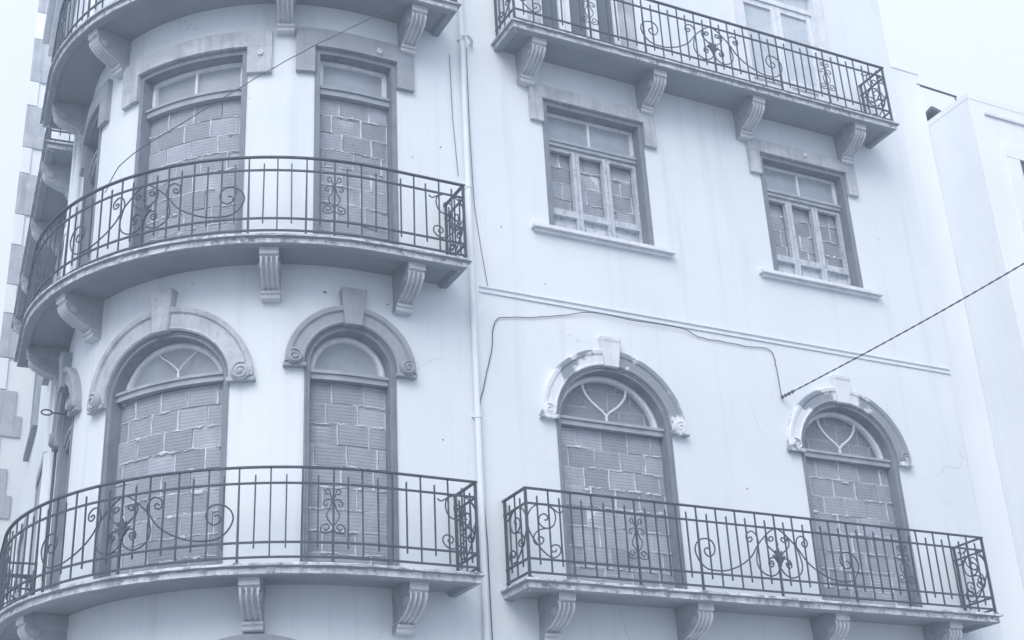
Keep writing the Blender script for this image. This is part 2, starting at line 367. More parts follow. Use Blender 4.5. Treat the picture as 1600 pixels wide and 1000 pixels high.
for i, a in enumerate(ARCH):
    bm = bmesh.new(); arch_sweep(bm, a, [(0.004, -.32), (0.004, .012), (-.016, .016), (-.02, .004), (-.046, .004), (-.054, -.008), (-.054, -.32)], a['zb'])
    part = tag(link('arched_door', bm, 'stone_shade_chip', BLD), a['label'])
    h = bmesh.new(); w = a['hw2']
    hf = 1.0 if a['sc'] < 1 else .62
    arch_sweep(h, a, [(.006, -.02), (.006, .045 * hf), (.02, .058 * hf), (.04, .05 * hf), (w - .065, .055 * hf), (w - .05, .08 * hf), (w - .012, .088 * hf), (w, .078 * hf), (w, -.02)], a['zs'], 48, .0015)
    hood = link('hood_mould', h, a['hood'], part)
    for sg in (-1, 1):
        v = bmesh.new(); cs = a['sc'] + sg * (a['hw'] + w * .52); cz = a['zs'] + .045; r = w * .40
        rows = [[W(cs + math.cos(t) * rr, oo, cz + math.sin(t) * rr) for t in [2 * PI * q / 20 for q in range(20)]] for rr, oo in ((r, .03 * hf), (r, .088 * hf), (r * .9, .097 * hf), (r * .3, .094 * hf), (.008, .11 * hf))]
        grid_faces(v, rows, True, True)
        tube(v, [W(x, .100 * hf, z) for x, z in spiral_pts(cs, cz, r * .93, 1.7, sg, PI * .35)], .0125, 5)
        bbox(v, cs - w * .55, cs + w * .55, -.02, .07, a['zs'] - .042, a['zs'] - .004)
        link('volute', v, a['hood'], part)
    kb = bmesh.new(); z0 = a['zs'] + a['rise'] - .012; z1 = a['kt']; wb, wt = .085, .125
    rows = []
    for t in (0, .12, .5, .82, .9, 1):
        z = z0 + (z1 - z0) * t; hw_ = wb + (wt - wb) * t; o = (.092 if a['sc'] < 1 else .066) + .014 * t + (.008 if t >= .85 else 0)
        rows.append([W(a['sc'] - hw_, -.02, z), W(a['sc'] - hw_, o - .01, z), W(a['sc'] - hw_ + .012, o, z), W(a['sc'] + hw_ - .012, o, z), W(a['sc'] + hw_, o - .01, z), W(a['sc'] + hw_, -.02, z)])
    grid_faces(kb, rows, True, True); link('keystone', kb, a['key'], part)
    hin = a['hw'] - .056; zt = a['zt']
    t = bmesh.new(); bbox(t, a['sc'] - hin, a['sc'] + hin, -.24, -.055, zt, zt + .055, .1); bbox(t, a['sc'] - hin, a['sc'] + hin, -.22, -.035, zt + .056, zt + .085, .1)
    link('transom', t, 'transom', part)
    # fanlight frame
    f = bmesh.new(); ff = dict(a); 
    arch_sweep(f, ff, [(-.055, -.185), (-.055, -.13), (-.075, -.122), (-.107, -.128), (-.111, -.185)], max(a['zs'], zt + .09) if a['zs'] > zt + .1 else a['zs'], 36, .002)
    bbox(f, a['sc'] - hin + .01, a['sc'] + hin - .01, -.185, -.125, zt + .086, zt + .125, .1, .002)
    if a['fan']:
        zc = zt + .12; tp = a['zs'] + a['rise'] - .13
        for sg in (-1, 1):
            hgt = tp - zc
            pts = smooth_path([(0, zc - .01), (0, zc + .07 * hgt / .5), (sg * .05, zc + .27 * hgt), (sg * .17, zc + .48 * hgt), (sg * .25, zc + .72 * hgt), (sg * .27, zc + .98 * hgt)], 4)
            if a['fan'] == 'y2': pts = smooth_path([(0.08, zc - .01), (0.08, zc + .08), (.08 + sg * .10, zc + .18), (.08 + sg * .22, zc + .27), (.08 + sg * .29, zc + .37)], 4)
            tube(f, [W(a['sc'] + x, -.15, min(z, a['zs'] + a['rise'] * math.sqrt(max(0, 1 - (x / a['hw']) ** 2)) - .1)) for x, z in pts], .014 if a['fan'] == 'y' else .007, 4)
    link('fanlight_frame', f, 'wood', part)
    g = bmesh.new(); gp = [(x, z) for x, z in arch_path(a, -.09, a['zs'], 30)]
    lowz = zt + .10
    vsg = [g.verts.new(W(x, -.165, max(z, lowz))) for x, z in gp]
    if a['zs'] > lowz: vsg += [g.verts.new(W(gp[-1][0], -.165, lowz)), g.verts.new(W(gp[0][0], -.165, lowz))]
    bmesh.ops.remove_doubles(g, verts=g.verts, dist=1e-4)
    g.faces.new(g.verts[:]); bmesh.ops.triangulate(g, faces=g.faces)
    link('fanlight_pane', g, a['pane'], part)
    brickwork(part, a['sc'], a['hw'] - .052, a['zb'] - .02, zt - .004, -.125, None, 10 + i, i != 4)
    # brick behind the fanlight
    at = arch_top(a['sc'], a['hw'], a['zs'], a['rise'])
    bb = bpy.data.objects
    brickwork(part, a['sc'], a['hw'] - .03, zt + .02, a['zs'] + a['rise'] + .02, -.235, None, 30 + i, False)

# ------------------------------------------------------------------ rectangular doorways of the rounded corner
for i, a in enumerate(RECT):
    sc, hw, zb, zt = a['sc'], a['hw'], a['zb'], a['zt']; e, band = a['ear']
    bm = bmesh.new()
    for sg in (-1, 1):
        x0, x1 = sorted((sc + sg * (hw + .003), sc + sg * (hw - .052))); bbox(bm, x0, x1, -.30, .012, zb - .015, zt - .062, .1)
    bbox(bm, sc - hw - .003, sc + hw + .003, -.30, .006, zt - .060, zt + .003, .08)
    part = tag(link('doorway', bm, 'stone_shade_chip', BLD), a['label'])
    bm = bmesh.new()
    bbox(bm, sc - hw - e, sc + hw + e, -.02, .055, zt + .004, zt + band, .08)
    bbox(bm, sc - hw - e, sc - hw - .004, -.02, .053, zt - .32, zt + .004, .08); bbox(bm, sc + hw + .004, sc + hw + e, -.02, .053, zt - .32, zt + .004, .08)
    link('eared_surround', bm, 'stone_light' if i == 0 else 'stone', part)
    zt2 = zt - .48
    bm = bmesh.new(); hi = hw - .054
    bbox(bm, sc - hi, sc + hi, -.24, -.055, zt2 - .045, zt2 + .02, .1); bbox(bm, sc - hi, sc + hi, -.22, -.035, zt2 + .021, zt2 + .05, .1)
    link('transom', bm, 'transom', part)
    bm = bmesh.new(); z0, z1 = zt2 + .051, zt - .063
    bbox(bm, sc - hi, sc + hi, -.18, -.12, z1 - .045, z1, .1, .002); bbox(bm, sc - hi, sc + hi, -.18, -.12, z0, z0 + .04, .1, .002)
    bbox(bm, sc - hi, sc - hi + .05, -.18, -.118, z0 + .04, z1 - .045); bbox(bm, sc + hi - .05, sc + hi, -.18, -.118, z0 + .04, z1 - .045)
    if a['mull']: bbox(bm, sc + .0, sc + .03, -.175, -.125, z0 + .04, z1 - .045)
    link('transom_frame', bm, 'wood', part)
    bm = bmesh.new(); bbox(bm, sc - hi + .04, sc + hi - .04, -.165, -.158, z0 + .03, z1 - .035, .1); link('transom_pane', bm, 'pane_dusty', part)
    brickwork(part, sc, hw - .05, zb - .015, zt2 - .047, -.125, None, 50 + i, i != 2)
    brickwork(part, sc, hw - .05, zt2 + .03, zt - .05, -.29, None, 60 + i, False)

# ------------------------------------------------------------------ casement windows
WL = ['three-leaf window with white frames below the left half of the top balcony', 'three-leaf window with white frames below the right half of the top balcony']
for i, a in enumerate(WINS):
    sc, hw, zb, zt = a['sc'], a['hw'], a['zb'], a['zt']
    bm = bmesh.new()
    for sg in (-1, 1):
        x0, x1 = sorted((sc + sg * (hw + .003), sc + sg * (hw - .06))); bbox(bm, x0, x1, -.28, .01, zb, zt - .06)
    bbox(bm, sc - hw - .003, sc + hw + .003, -.28, .008, zt - .058, zt + .003)
    part = tag(link('casement_window', bm, 'stone_shade_chip', BLD), WL[i])
    bm = bmesh.new(); e = .165
    bbox(bm, sc - hw - e, sc + hw + e, -.02, .05, zt + .004, zt + .175); bbox(bm, sc - hw - e, sc - hw - .004, -.02, .048, zt - .31, zt + .004); bbox(bm, sc + hw + .004, sc + hw + e, -.02, .048, zt - .31, zt + .004)
    link('eared_surround', bm, 'stone_light', part)
    bm = bmesh.new(); bbox(bm, sc - hw - .235, sc + hw + .235, -.28, .085, zb - .045, zb - .002, .12, .001); bbox(bm, sc - hw - .20, sc + hw + .20, -.02, .045, zb - .078, zb - .046)
    link('sill', bm, 'stone_white', part)
    hi = hw - .062; zc = zt - .43
    bm = bmesh.new()
    bbox(bm, sc - hi, sc + hi, -.21, -.09, zc - .075, zc - .03); bbox(bm, sc - hi, sc + hi, -.20, -.075, zc - .029, zc); link('transom', bm, 'transom', part)
    bm = bmesh.new(); z0, z1 = zc + .001, zt - .06
    for q in ((sc - hi, sc + hi, z1 - .04, z1), (sc - hi, sc + hi, z0, z0 + .035), (sc - hi, sc - hi + .045, z0 + .035, z1 - .04), (sc + hi - .045, sc + hi, z0 + .035, z1 - .04), (sc - .014, sc + .014, z0 + .035, z1 - .04)):
        bbox(bm, q[0], q[1], -.17, -.12, q[2], q[3], .2, .0015)
    link('transom_frame', bm, 'wood', part)
    bm = bmesh.new(); bbox(bm, sc - hi + .03, sc + hi - .03, -.15, -.145, z0 + .03, z1 - .03); link('transom_pane', bm, 'pane_dusty', part)
    lw = 2 * hi / 3; zl0, zl1 = zb + .003, zc - .076
    for k in range(3):
        x0 = sc - hi + k * lw + .003; x1 = x0 + lw - .006; st = .036
        bm = bmesh.new(); xa = x0 + st + (.008 if k else 0); xb = x1 - st - (.008 if k < 2 else 0)
        bbox(bm, x0, xa, -.175, -.115, zl0, zl1, .2, .0015); bbox(bm, xb, x1, -.175, -.115, zl0, zl1, .2, .0015)
        bbox(bm, xa, xb, -.17, -.12, zl1 - .045, zl1, .2, .001)
        bbox(bm, xa, xb, -.17, -.105, zl0 + .265, zl0 + .345, .2, .0015); bbox(bm, xa, xb, -.17, -.12, zl0, zl0 + .07, .2, .001)
        bbox(bm, xa, xb, -.165, -.145, zl0 + .07, zl0 + .265); bbox(bm, xa + .03, xb - .03, -.16, -.130, zl0 + .105, zl0 + .18); bbox(bm, xa - .002, xb + .002, -.16, -.09, zl0 + .255, zl0 + .273)
        link('casement', bm, 'wood_old', part)
    brickwork(part, sc, hi, zl0, zl1, -.205, None, 70 + i, True)
    brickwork(part, sc, hi, zc + .01, zt - .05, -.22, None, 80 + i, False)

# ------------------------------------------------------------------ upper balcony doors
UL = ['glazed door with dark panes behind the left half of the top balcony', 'glazed door with pale panes behind the right half of the top balcony']
for i, a in enumerate(UPPER):
    sc, hw, zb, zt = a['sc'], a['hw'], a['zb'], a['zt']
    bm = bmesh.new()
    for sg in (-1, 1):
        x0, x1 = sorted((sc + sg * (hw + .12), sc + sg * (hw - .04))); bbox(bm, x0, x1, -.2, .03, zb - .01, zt - .04)
    bbox(bm, sc - hw - .12, sc + hw + .12, -.2, .034, zt - .038, zt + .15)
    part = tag(link('balcony_door', bm, 'stone_white' if a['pale'] else 'stone_light', BLD), UL[i])
    hi = hw - .043; n = 2 if a['pale'] else 3; lw = 2 * hi / n; zc = zt - .42
    bm = bmesh.new(); bbox(bm, sc - hi, sc + hi, -.15, -.04, zc, zc + .07); link('transom', bm, 'wood', part)
    for k in range(n):
        x0 = sc - hi + k * lw + .003; x1 = x0 + lw - .006; st = .075
        bm = bmesh.new()
        bbox(bm, x0, x0 + st, -.12, -.06, zb, zc - .003, .2, .001); bbox(bm, x1 - st, x1, -.12, -.06, zb, zc - .003, .2, .001)
        for za, zd in ((zb, zb + .12), (zb + .62, zb + .72), (zc - .08, zc - .003))[:3 if a['pale'] else 1] + ((zc - .08, zc - .003),)[:0 if a['pale'] else 1]: bbox(bm, x0 + st, x1 - st, -.115, -.065, za, zd)
        
        if a['pale']: bbox(bm, x0 + st, x1 - st, -.105, -.09, zb + .12, zb + .62); bbox(bm, x0 + st + .03, x1 - st - .03, -.1, -.078, zb + .17, zb + .57)
        leaf = link('door_leaf', bm, 'wood', part)
        bm = bmesh.new(); bbox(bm, x0 + st - .01, x1 - st + .01, -.1, -.093, zb + (.7 if a['pale'] else .1), zc - .07); link('pane', bm, 'pane_pale' if a['pale'] else 'pane_dark', part)
        bm = bmesh.new(); bbox(bm, x0, x1, -.1, -.09, zc + .075, zt - .04); link('pane', bm, 'pane_pale' if a['pale'] else 'pane_dark', part)

# ------------------------------------------------------------------ ground floor doorway under the rounded corner
for a in GROUND:
    bm = bmesh.new(); arch_sweep(bm, a, [(.15, -.02), (.15, .06), (.02, .06), (0, .03), (-.05, .03), (-.05, -.25), (0.0, -.25)], 0.02)
    part = tag(link('entrance', bm, 'stone', BLD), 'arched street entrance below the rounded balcony')
    for k in range(6):
        x0 = a['sc'] - .79 + k * 1.58 / 6; bm = bmesh.new(); bbox(bm, x0 + .004, x0 + 1.58 / 6 - .004, -.2, -.15, .06, a['zs'] + a['rise'] * .98 * math.sqrt(max(0, 1 - ((x0 + .13 - a['sc']) / .95) ** 2)))
        link('plank', bm, 'door', part)

# ------------------------------------------------------------------ corbels
def corbel_mesh():
    bm = bmesh.new(); hwid = .09
    prof = [(.43, 0, 0), (.43, -.050, 0), (.415, -.056, 0), (.420, -.062, 0), (.420, -.103, 0), (.385, -.112, 0), (.395, -.122, .2), (.405, -.15, 1), (.395, -.19, 1), (.362, -.232, 1), (.305, -.272, 1), (.235, -.308, 1), (.165, -.334, 1), (.115, -.350, .6), (.095, -.358, .1), (.115, -.362, 0), (.115, -.390, 0), (.090, -.396, 0), (.090, -.435, 0), (.06, -.445, 0)]
    nx = 29; xs = [-hwid + 2 * hwid * i / (nx - 1) for i in range(nx)]
    def groove(x):
        u = (x / hwid + 1) / 2
        for c in (.22, .5, .78):
            d = abs(u - c)
            if d < .095: return math.sqrt(1 - (d / .095) ** 2)
        return 0
    rows = []
    for o, z, g in prof:
        wide = 1.0 if g < .5 else .93
        rows.append([Vector((x * wide, -(o - .062 * g * groove(x)), z)) for x in xs])
    vs_ = grid_faces(bm, rows)
    back = [[bm.verts.new((r[0].co.x, .02, r[0].co.z)), bm.verts.new((r[-1].co.x, .02, r[-1].co.z))] for r in vs_]
    for (a, b), (ra, rb) in zip(zip(back, back[1:]), zip(vs_, vs_[1:])):
        bm.faces.new((a[0], ra[0], rb[0], b[0])); bm.faces.new((a[1], b[1], rb[-1], ra[-1]))
    bm.faces.new([back[0][0]] + vs_[0] + [back[0][1]]); bm.faces.new([back[-1][1]] + vs_[-1][::-1] + [back[-1][0]])
    bmesh.ops.recalc_face_normals(bm, faces=bm.faces)
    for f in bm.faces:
        if abs(f.normal.x) > .95 and abs(f.calc_center_median().x) > hwid * .9: f.material_index = 1  # shade of the corbel sides put into the colour with a greyer stone
    nfront = len(bm.faces)
    # round boss on each side of the scroll
    for sg in (-1, 1):
        rws = [[Vector((sg * (hwid * .93 + o), -(.30 + r * math.cos(t)), -.19 + r * math.sin(t))) for t in [2 * PI * k / 14 for k in range(14)]] for r, o in ((.05, -.01), (.05, .012), (.03, .018), (.012, .02))]
        grid_faces(bm, rws, True, True)
    bmesh.ops.recalc_face_normals(bm, faces=bm.faces)
    me = bpy.data.meshes.new('corbel'); 
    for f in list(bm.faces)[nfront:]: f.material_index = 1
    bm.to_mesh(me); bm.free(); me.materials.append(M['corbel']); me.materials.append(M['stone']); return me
CORBEL = corbel_mesh()

# ------------------------------------------------------------------ railings (motifs traced in metres relative to a bar foot)
C_L = [(.015, .731), (-.094, .667), (-.235, .533), (-.333, .404), (-.465, .309), (-.609, .25), (-.728, .228), (-.879, .238), (-.965, .303), (-1.01, .397), (-.997, .47), (-.946, .523), (-.877, .545), (-.803, .524), (-.773, .456), (-.791, .398), (-.843, .364), (-.888, .382), (-.903, .416), (-.88, .447), (-.848, .445)]
OV_L = [(-.345, .59), (-.319, .609), (-.3, .585), (-.331, .556), (-.368, .572), (-.365, .63), (-.304, .669), (-.249, .64), (-.227, .558), (-.256, .456), (-.272, .356), (-.236, .269), (-.134, .219), (-.041, .245), (.01, .312)]
IN_UL = [(-.08, .601), (-.081, .624), (-.049, .632), (-.033, .608), (-.067, .583), (-.104, .602), (-.118, .643), (-.13, .591), (-.115, .534), (-.044, .473), (.007, .394)]
IN_LL = [(-.085, .346), (-.109, .356), (-.089, .378), (-.063, .356), (-.089, .316), (-.126, .334), (-.118, .385), (-.064, .414), (-.008, .385), (.011, .345)]
E_OUT = [(.388, .674), (.361, .654), (.329, .662), (.284, .693), (.221, .721), (.12, .717), (.037, .648), (.003, .554), (.021, .452), (.076, .36), (.155, .271), (.236, .217), (.301, .227), (.345, .28), (.33, .33), (.28, .339), (.242, .31), (.254, .272), (.287, .275), (.292, .298)]
E_UP = [(.221, .721), (.29, .678), (.309, .607), (.287, .534), (.241, .497), (.17, .497), (.127, .543), (.138, .601), (.183, .629), (.221, .612), (.218, .577), (.189, .57)]
E_LO = [(.241, .497), (.147, .476), (.084, .432), (.059, .372), (.088, .327), (.145, .34), (.169, .381), (.139, .404), (.11, .382), (.128, .365)]
LY_L = [(-.036, .626), (-.062, .632), (-.063, .664), (-.04, .674), (-.029, .651), (-.019, .612), (.011, .55), (.032, .488), (.055, .451), (.048, .403), (.008, .344), (-.015, .295), (-.062, .272), (-.105, .291), (-.097, .336), (-.054, .355), (-.035, .325), (-.063, .299), (-.079, .318)]
LY_C = [(.0, .534), (-.022, .576), (-.069, .567), (-.087, .534), (-.064, .52), (-.05, .542)]
def mir(P, c=.0): return [(2 * c - x, z) for x, z in P]
BIGM = [C_L, mir(C_L, .015), OV_L, mir(OV_L, .013), IN_UL, mir(IN_UL, .015), IN_LL, mir(IN_LL, .015)]
LEAVES = [[(.013, .34), (-.005, .43), (-.03, .492)], [(.013, .34), (.013, .44), (.015, .52)], [(.013, .34), (.03, .43), (.056, .492)], [(.013, .34), (-.02, .40), (-.065, .44)], [(.013, .34), (.045, .40), (.09, .44)]]
BAR_MESH = {}
def bar_mesh(kind):
    if kind in BAR_MESH: return BAR_MESH[kind]
    bm = bmesh.new(); r = .0065
    if kind == 'long': segs = [(.06, r), (.862, r)]
    elif kind == 'foot': segs = [(0, .026), (.012, .026), (.02, .011), (.06, .010), (.3, .0095), (.862, r)]
    elif kind == 'post': segs = [(0, .022), (.02, .022), (.025, .012), (.862, .0115)]
    else: segs = [(.135, .004), (.145, r), (.79, r), (.80, .004)]
    grid_faces(bm, [[Vector((x * q, y * q, z)) for x, y in ((-1, -1), (1, -1), (1, 1), (-1, 1))] for z, q in segs], True, True)
    bmesh.ops.recalc_face_normals(bm, faces=bm.faces)
    me = bpy.data.meshes.new('bar_' + kind); bm.to_mesh(me); bm.free(); me.materials.append(M['iron']); BAR_MESH[kind] = me; return me
def balcony(T, s0, s1, label, bars, feet, big, lyres, corbels, soff=.53, roff=.46, single=lambda s: True, name='balcony', ends=(True, True), long_first=True):
    """slab from s0 to s1; railing inset; bars: list of s for the long bars"""
    bm = bmesh.new()
    ss = [s for s in srange(s0, s1, .07)]
    path = [W(s0, -.03, 0), W(s0, .2, 0)] + [W(s, soff, 0) for s in ss] + [W(s1, .2, 0), W(s1, -.03, 0)]
    hsweep(bm, [(p.x, p.y) for p in path], [(-.01, T), (0, T - .008), (0, T - .026), (-.030, T - .034), (-.034, T - .042), (-.034, T - .088), (-.046, T - .099), (-.115, T - .104), (-.15, T - .058), (-.16, T - .02), (-.16, T)], .0028)
    bbox(bm, s0 + .13, s1 - .13, -.03, soff - .14, T - .062, T - .004, .08)
    bmesh.ops.recalc_face_normals(bm, faces=bm.faces)
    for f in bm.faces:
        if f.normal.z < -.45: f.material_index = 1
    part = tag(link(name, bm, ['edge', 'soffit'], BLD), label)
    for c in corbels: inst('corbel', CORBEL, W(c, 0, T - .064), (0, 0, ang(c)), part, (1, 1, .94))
    r0, r1 = bars[0], bars[-1]
    rp = [W(r0, -.02, 0)] + [W(s, roff, 0) for s in srange(r0, r1, .07)] + [W(r1, -.02, 0)]; rp = [(p.x, p.y) for p in rp]
    for nm, z, hw_, hh in (('handrail', T + .868, .016, .008), ('rail', T + .722, .0085, .009), ('rail', T + .192, .0085, .009), ('rail', T + .062, .009, .009)):
        b = bmesh.new(); hsweep(b, rp, [(-hw_, z - hh), (hw_, z - hh), (hw_, z + hh), (-hw_, z + hh)]); link(nm, b, 'iron', part)
    jb = bmesh.new(); used = False
    def put(kind, s, o):
        nonlocal used
        if single(s): inst('bar', bar_mesh(kind), W(s, o, T), (random.uniform(-.006, .006), random.uniform(-.009, .009), ang(s)), part)
        else:
            t = bmesh.new(); t.from_mesh(bar_mesh(kind)); t.transform(Matrix.Translation(W(s, o, T)) @ Matrix.Rotation(ang(s), 4, 'Z'))
            tm = bpy.data.meshes.new('tmp'); t.to_mesh(tm); t.free(); jb.from_mesh(tm); bpy.data.meshes.remove(tm); used = True
    for i, s in enumerate(bars):
        put('post' if i in (0, len(bars) - 1) else ('foot' if i in feet else 'long'), s, roff)
        if i < len(bars) - 1: put('short', (s + bars[i + 1]) / 2, roff)
    for e_, sg in ((r0, 0), (r1, 1)):
        for kk, o in (('short', roff - .115), ('long', roff - .23), ('short', roff - .345), ('post', .03)): put(kk, e_, o)
    if used: tag(link('bars', jb, 'iron', part), kind='stuff')
    else: jb.free()
    def sm(s, dx):                                   # true metres along the rail -> s
        k = 1 + roff / RW
        return s + (dx / k if -L < s < 0 else dx)
    def motif(nm, anchor, paths, r=.0082, flip=1, leaves=False):
        b = bmesh.new()
        for P in paths: tube(b, [W(sm(anchor, flip * x), roff, T + z) for x, z in smooth_path(P, 4)], r, 5)
        if leaves:
            for P in LEAVES: tube(b, [W(sm(anchor, x), roff, T + z) for x, z in smooth_path(P, 5)], .013, 5, lambda t: .35 + 1.1 * math.sin(PI * min(1, .15 + t * .8)) - .0)
            for z, q in ((.335, .02), (.30, .014), (.56, .011)): 
                rows = [[W(sm(anchor, .013), roff, T + z) + Vector((math.cos(t) * q * math.sin(p), math.sin(t) * q * math.sin(p), q * math.cos(p))) for t in [2 * PI * k / 8 for k in range(8)]] for p in (.3, .9, 1.57, 2.2, 2.85)]
                grid_faces(b, rows, True, True)
        link(nm, b, 'iron', part)
    for c in big:
        motif('scrollwork', c, BIGM, leaves=True)
    for c in lyres: motif('lyre_scroll', c, [LY_L, mir(LY_L), LY_C, mir(LY_C)], .006)
    for e_, on, fl in ((r0, ends[0], 1), (r1, ends[1], -1)):
        if not on: continue
        motif('end_scroll', e_, [E_OUT, E_UP, E_LO], .0075, fl)
        b = bmesh.new()
        for P in (E_OUT, E_UP, E_LO): tube(b, [W(e_, roff - x * 1.08, T + z) for x, z in smooth_path(P, 4)], .0082, 5)
        link('end_scroll', b, 'iron', part)
    return part
RB = [1.42 + 5.75 * i / 24 for i in range(25)]
balcony(T1, 1.345, 7.205, 'long straight lower balcony', RB, (5, 8, 12, 16, 19), [4.295], [RB[5], RB[19]], [1.825, 3.37, 5.06, 6.60])
RB3 = [1.62 + 5.43 * i / 22 for i in range(23)]
balcony(T3, 1.545, 7.10, 'long straight top balcony', RB3, (4, 7, 11, 15, 18), [4.32], [RB3[4], RB3[18]], [1.945, 3.545, 4.96, 6.53])
def bay_bars():
    r = [.90, .622, .345, .072]; s = .072 - .2415
    while s > -3.99: r.append(s); s -= .2265
    c = -1.945; left = [2 * c - x for x in r if 2 * c - x < r[-1] - .12]
    return sorted(set(r + left))
BB = bay_bars(); mid = min(range(len(BB)), key=lambda i: abs(BB[i] + 1.96)); kc = BB[mid]
ly = min(BB, key=lambda b: abs(b + .40)); ly2 = min(BB, key=lambda b: abs(b + 3.5))
ft = (mid, mid - 4, mid + 4, BB.index(ly), BB.index(ly2), BB.index(ly) - 1)
bs0, bs1 = BB[0] - .035, BB[-1] + .035
balcony(T1, bs0, bs1, 'curved lower balcony round the corner', BB, ft, [kc], [ly, ly2], [.335, -.99, -3.16, -4.40])
balcony(T2, bs0, bs1, 'curved middle balcony round the corner', BB, ft, [kc], [ly, ly2], [.385, -.91, -2.97, -4.30])
balcony(T3, bs0, bs1, 'curved top balcony round the corner', BB, ft, [kc], [ly, ly2], [.49, -.83, -2.84, -4.30], single=lambda s: s < -2.2)
LB = [-L - 1.42 - 5.6 * i / 24 for i in range(25)][::-1]
for T, lb in ((T1, 'lower balcony on the receding left front'), (T3, 'top balcony on the receding left front')):
    balcony(T, LB[0] - .085, LB[-1] + .085, lb, LB, (), [], [], [-L - 1.85, -L - 3.4, -L - 5.1, -L - 6.6], soff=.44, roff=.38, single=lambda s: False)

# ------------------------------------------------------------------ drainpipes and left-front doors
def pipe(s, z0, z1, r, parent, collars):
    bm = bmesh.new(); o = r + .02
    tube(bm, [W(s, o, z0 + (z1 - z0) * i / 8) for i in range(9)], r, 12)
    for z in collars:
        tube(bm, [W(s, o, z), W(s, o, z + .09)], r * 1.22, 12); bbox(bm, s - r * 1.35, s + r * 1.35, -.01, .02, z + .02, z + .06)
    return link('drainpipe', bm, 'pipe', parent, False)
pipe(1.16, .1, TOP - .5, .031, BLD, (1.9, 4.15, 6.45, 9.05, 10.95, 13.2)); pipe(-L - 1.02, .1, TOP - .5, .05, BLD, (1.9, 4.2, 6.9, 9.6, 12.2)); pipe(-L - .78, .1, TOP - .5, .035, BLD, (3.1, 7.9, 11.6))
bm = bmesh.new()
tube(bm, [W(1.14, .1, 10.98), W(1.20, .12, 10.99), W(1.28, .06, 10.97), W(1.30, -.01, 10.95)], .02, 8); link('overflow_pipe', bm, 'pipe', BLD)
for sc in (-L - 2.8, -L - 5.9):
    bm = bmesh.new()
    bbox(bm, sc - .75, sc - .62, -.02, .03, T1, 7.3); bbox(bm, sc + .62, sc + .75, -.02, .03, T1, 7.3); bbox(bm, sc - .75, sc + .75, -.02, .035, 7.301, 7.45)
    part = tag(link('shuttered_door', bm, 'stone', BLD), 'shuttered door on the receding left front')
    for k in range(2):
        bm = bmesh.new(); bbox(bm, sc - .61 + k * .615, sc - .005 + k * .615, -.01, .012, T1 + .01, 7.29); link('shutter', bm, 'transom', part)
    bm = bmesh.new()
    bbox(bm, sc - .75, sc - .62, -.02, .03, 8.8, 10.4); bbox(bm, sc + .62, sc + .75, -.02, .03, 8.8, 10.4); bbox(bm, sc - .75, sc + .75, -.02, .035, 10.401, 10.55); bbox(bm, sc - .8, sc + .8, -.02, .08, 8.72, 8.799)
    part = tag(link('shuttered_window', bm, 'stone', BLD), 'shuttered window on the receding left front')
    for k in range(2):
        bm = bmesh.new(); bbox(bm, sc - .61 + k * .615, sc - .005 + k * .615, -.01, .012, 8.81, 10.39); link('shutter', bm, 'transom', part)
# dark conduits on the receding front
bm = bmesh.new()
tube(bm, [W(-L - .55, .03, .2), W(-L - .57, .03, 5), W(-L - .54, .03, 7.7)], .016, 6); tube(bm, [W(-L - 1.3, .03, 3), W(-L - 1.28, .03, 7), W(-L - 1.33, .03, 9.6)], .014, 6)
link('conduit', bm, 'cable', BLD)
# small iron ring on a stalk
bm = bmesh.new(); tube(bm, [W(-L - .25, -.01, 7.08), W(-L - .25, .12, 7.08)], .009, 6)
tube(bm, [W(-L - .25, .175 + .055 * math.cos(t), 7.08 + .03 * math.sin(t)) for t in [2 * PI * k / 16 for k in range(17)]], .009, 6); link('iron_ring', bm, 'rust', BLD)
# porcelain insulators on the surrounds, chips in the render
for ss_, zz in ((.162, 10.516), (-1.08, 10.322), (5.869, 10.552)):
    bm = bmesh.new(); c = W(ss_, 0, zz); n_ = (W(ss_, 1, zz) - c).normalized(); t_ = Vector((0, 0, 1)).cross(n_)
    grid_faces(bm, [[c + n_ * o + (t_ * math.cos(q) + Vector((0, 0, 1)) * math.sin(q)) * r for q in [2 * PI * k / 12 for k in range(12)]] for r, o in ((.03, .04), (.03, .075), (.018, .08), (.014, .068), (.004, .066))], True, True)
    link('insulator', bm, 'stone_white', BLD)
for ss_, zz, q in ((-.40, 7.59, .03), (.24, 7.55, .018), (.32, 7.47, .014), (.88, 9.52, .022), (.55, 9.32, .016), (-.11, 9.31, .013), (4.37, 6.07, .02), (1.56, 8.69, .014), (2.05, 8.1, .012), (6.9, 9.6, .015), (.8, 6.2, .016)):
    q *= .62
    bm = bmesh.new(); ring = [W(ss_ + math.cos(a) * q * random.uniform(.7, 1.5), .003, zz + math.sin(a) * q * random.uniform(.4, 1.0)) for a in [2 * PI * k / 9 for k in range(9)]]
    grid_faces(bm, [[W(ss_, -.01, zz) + (p - W(ss_, .003, zz)) * .9 for p in ring], ring], True, True); link('plaster_chip', bm, 'stone_shade_chip', BLD)
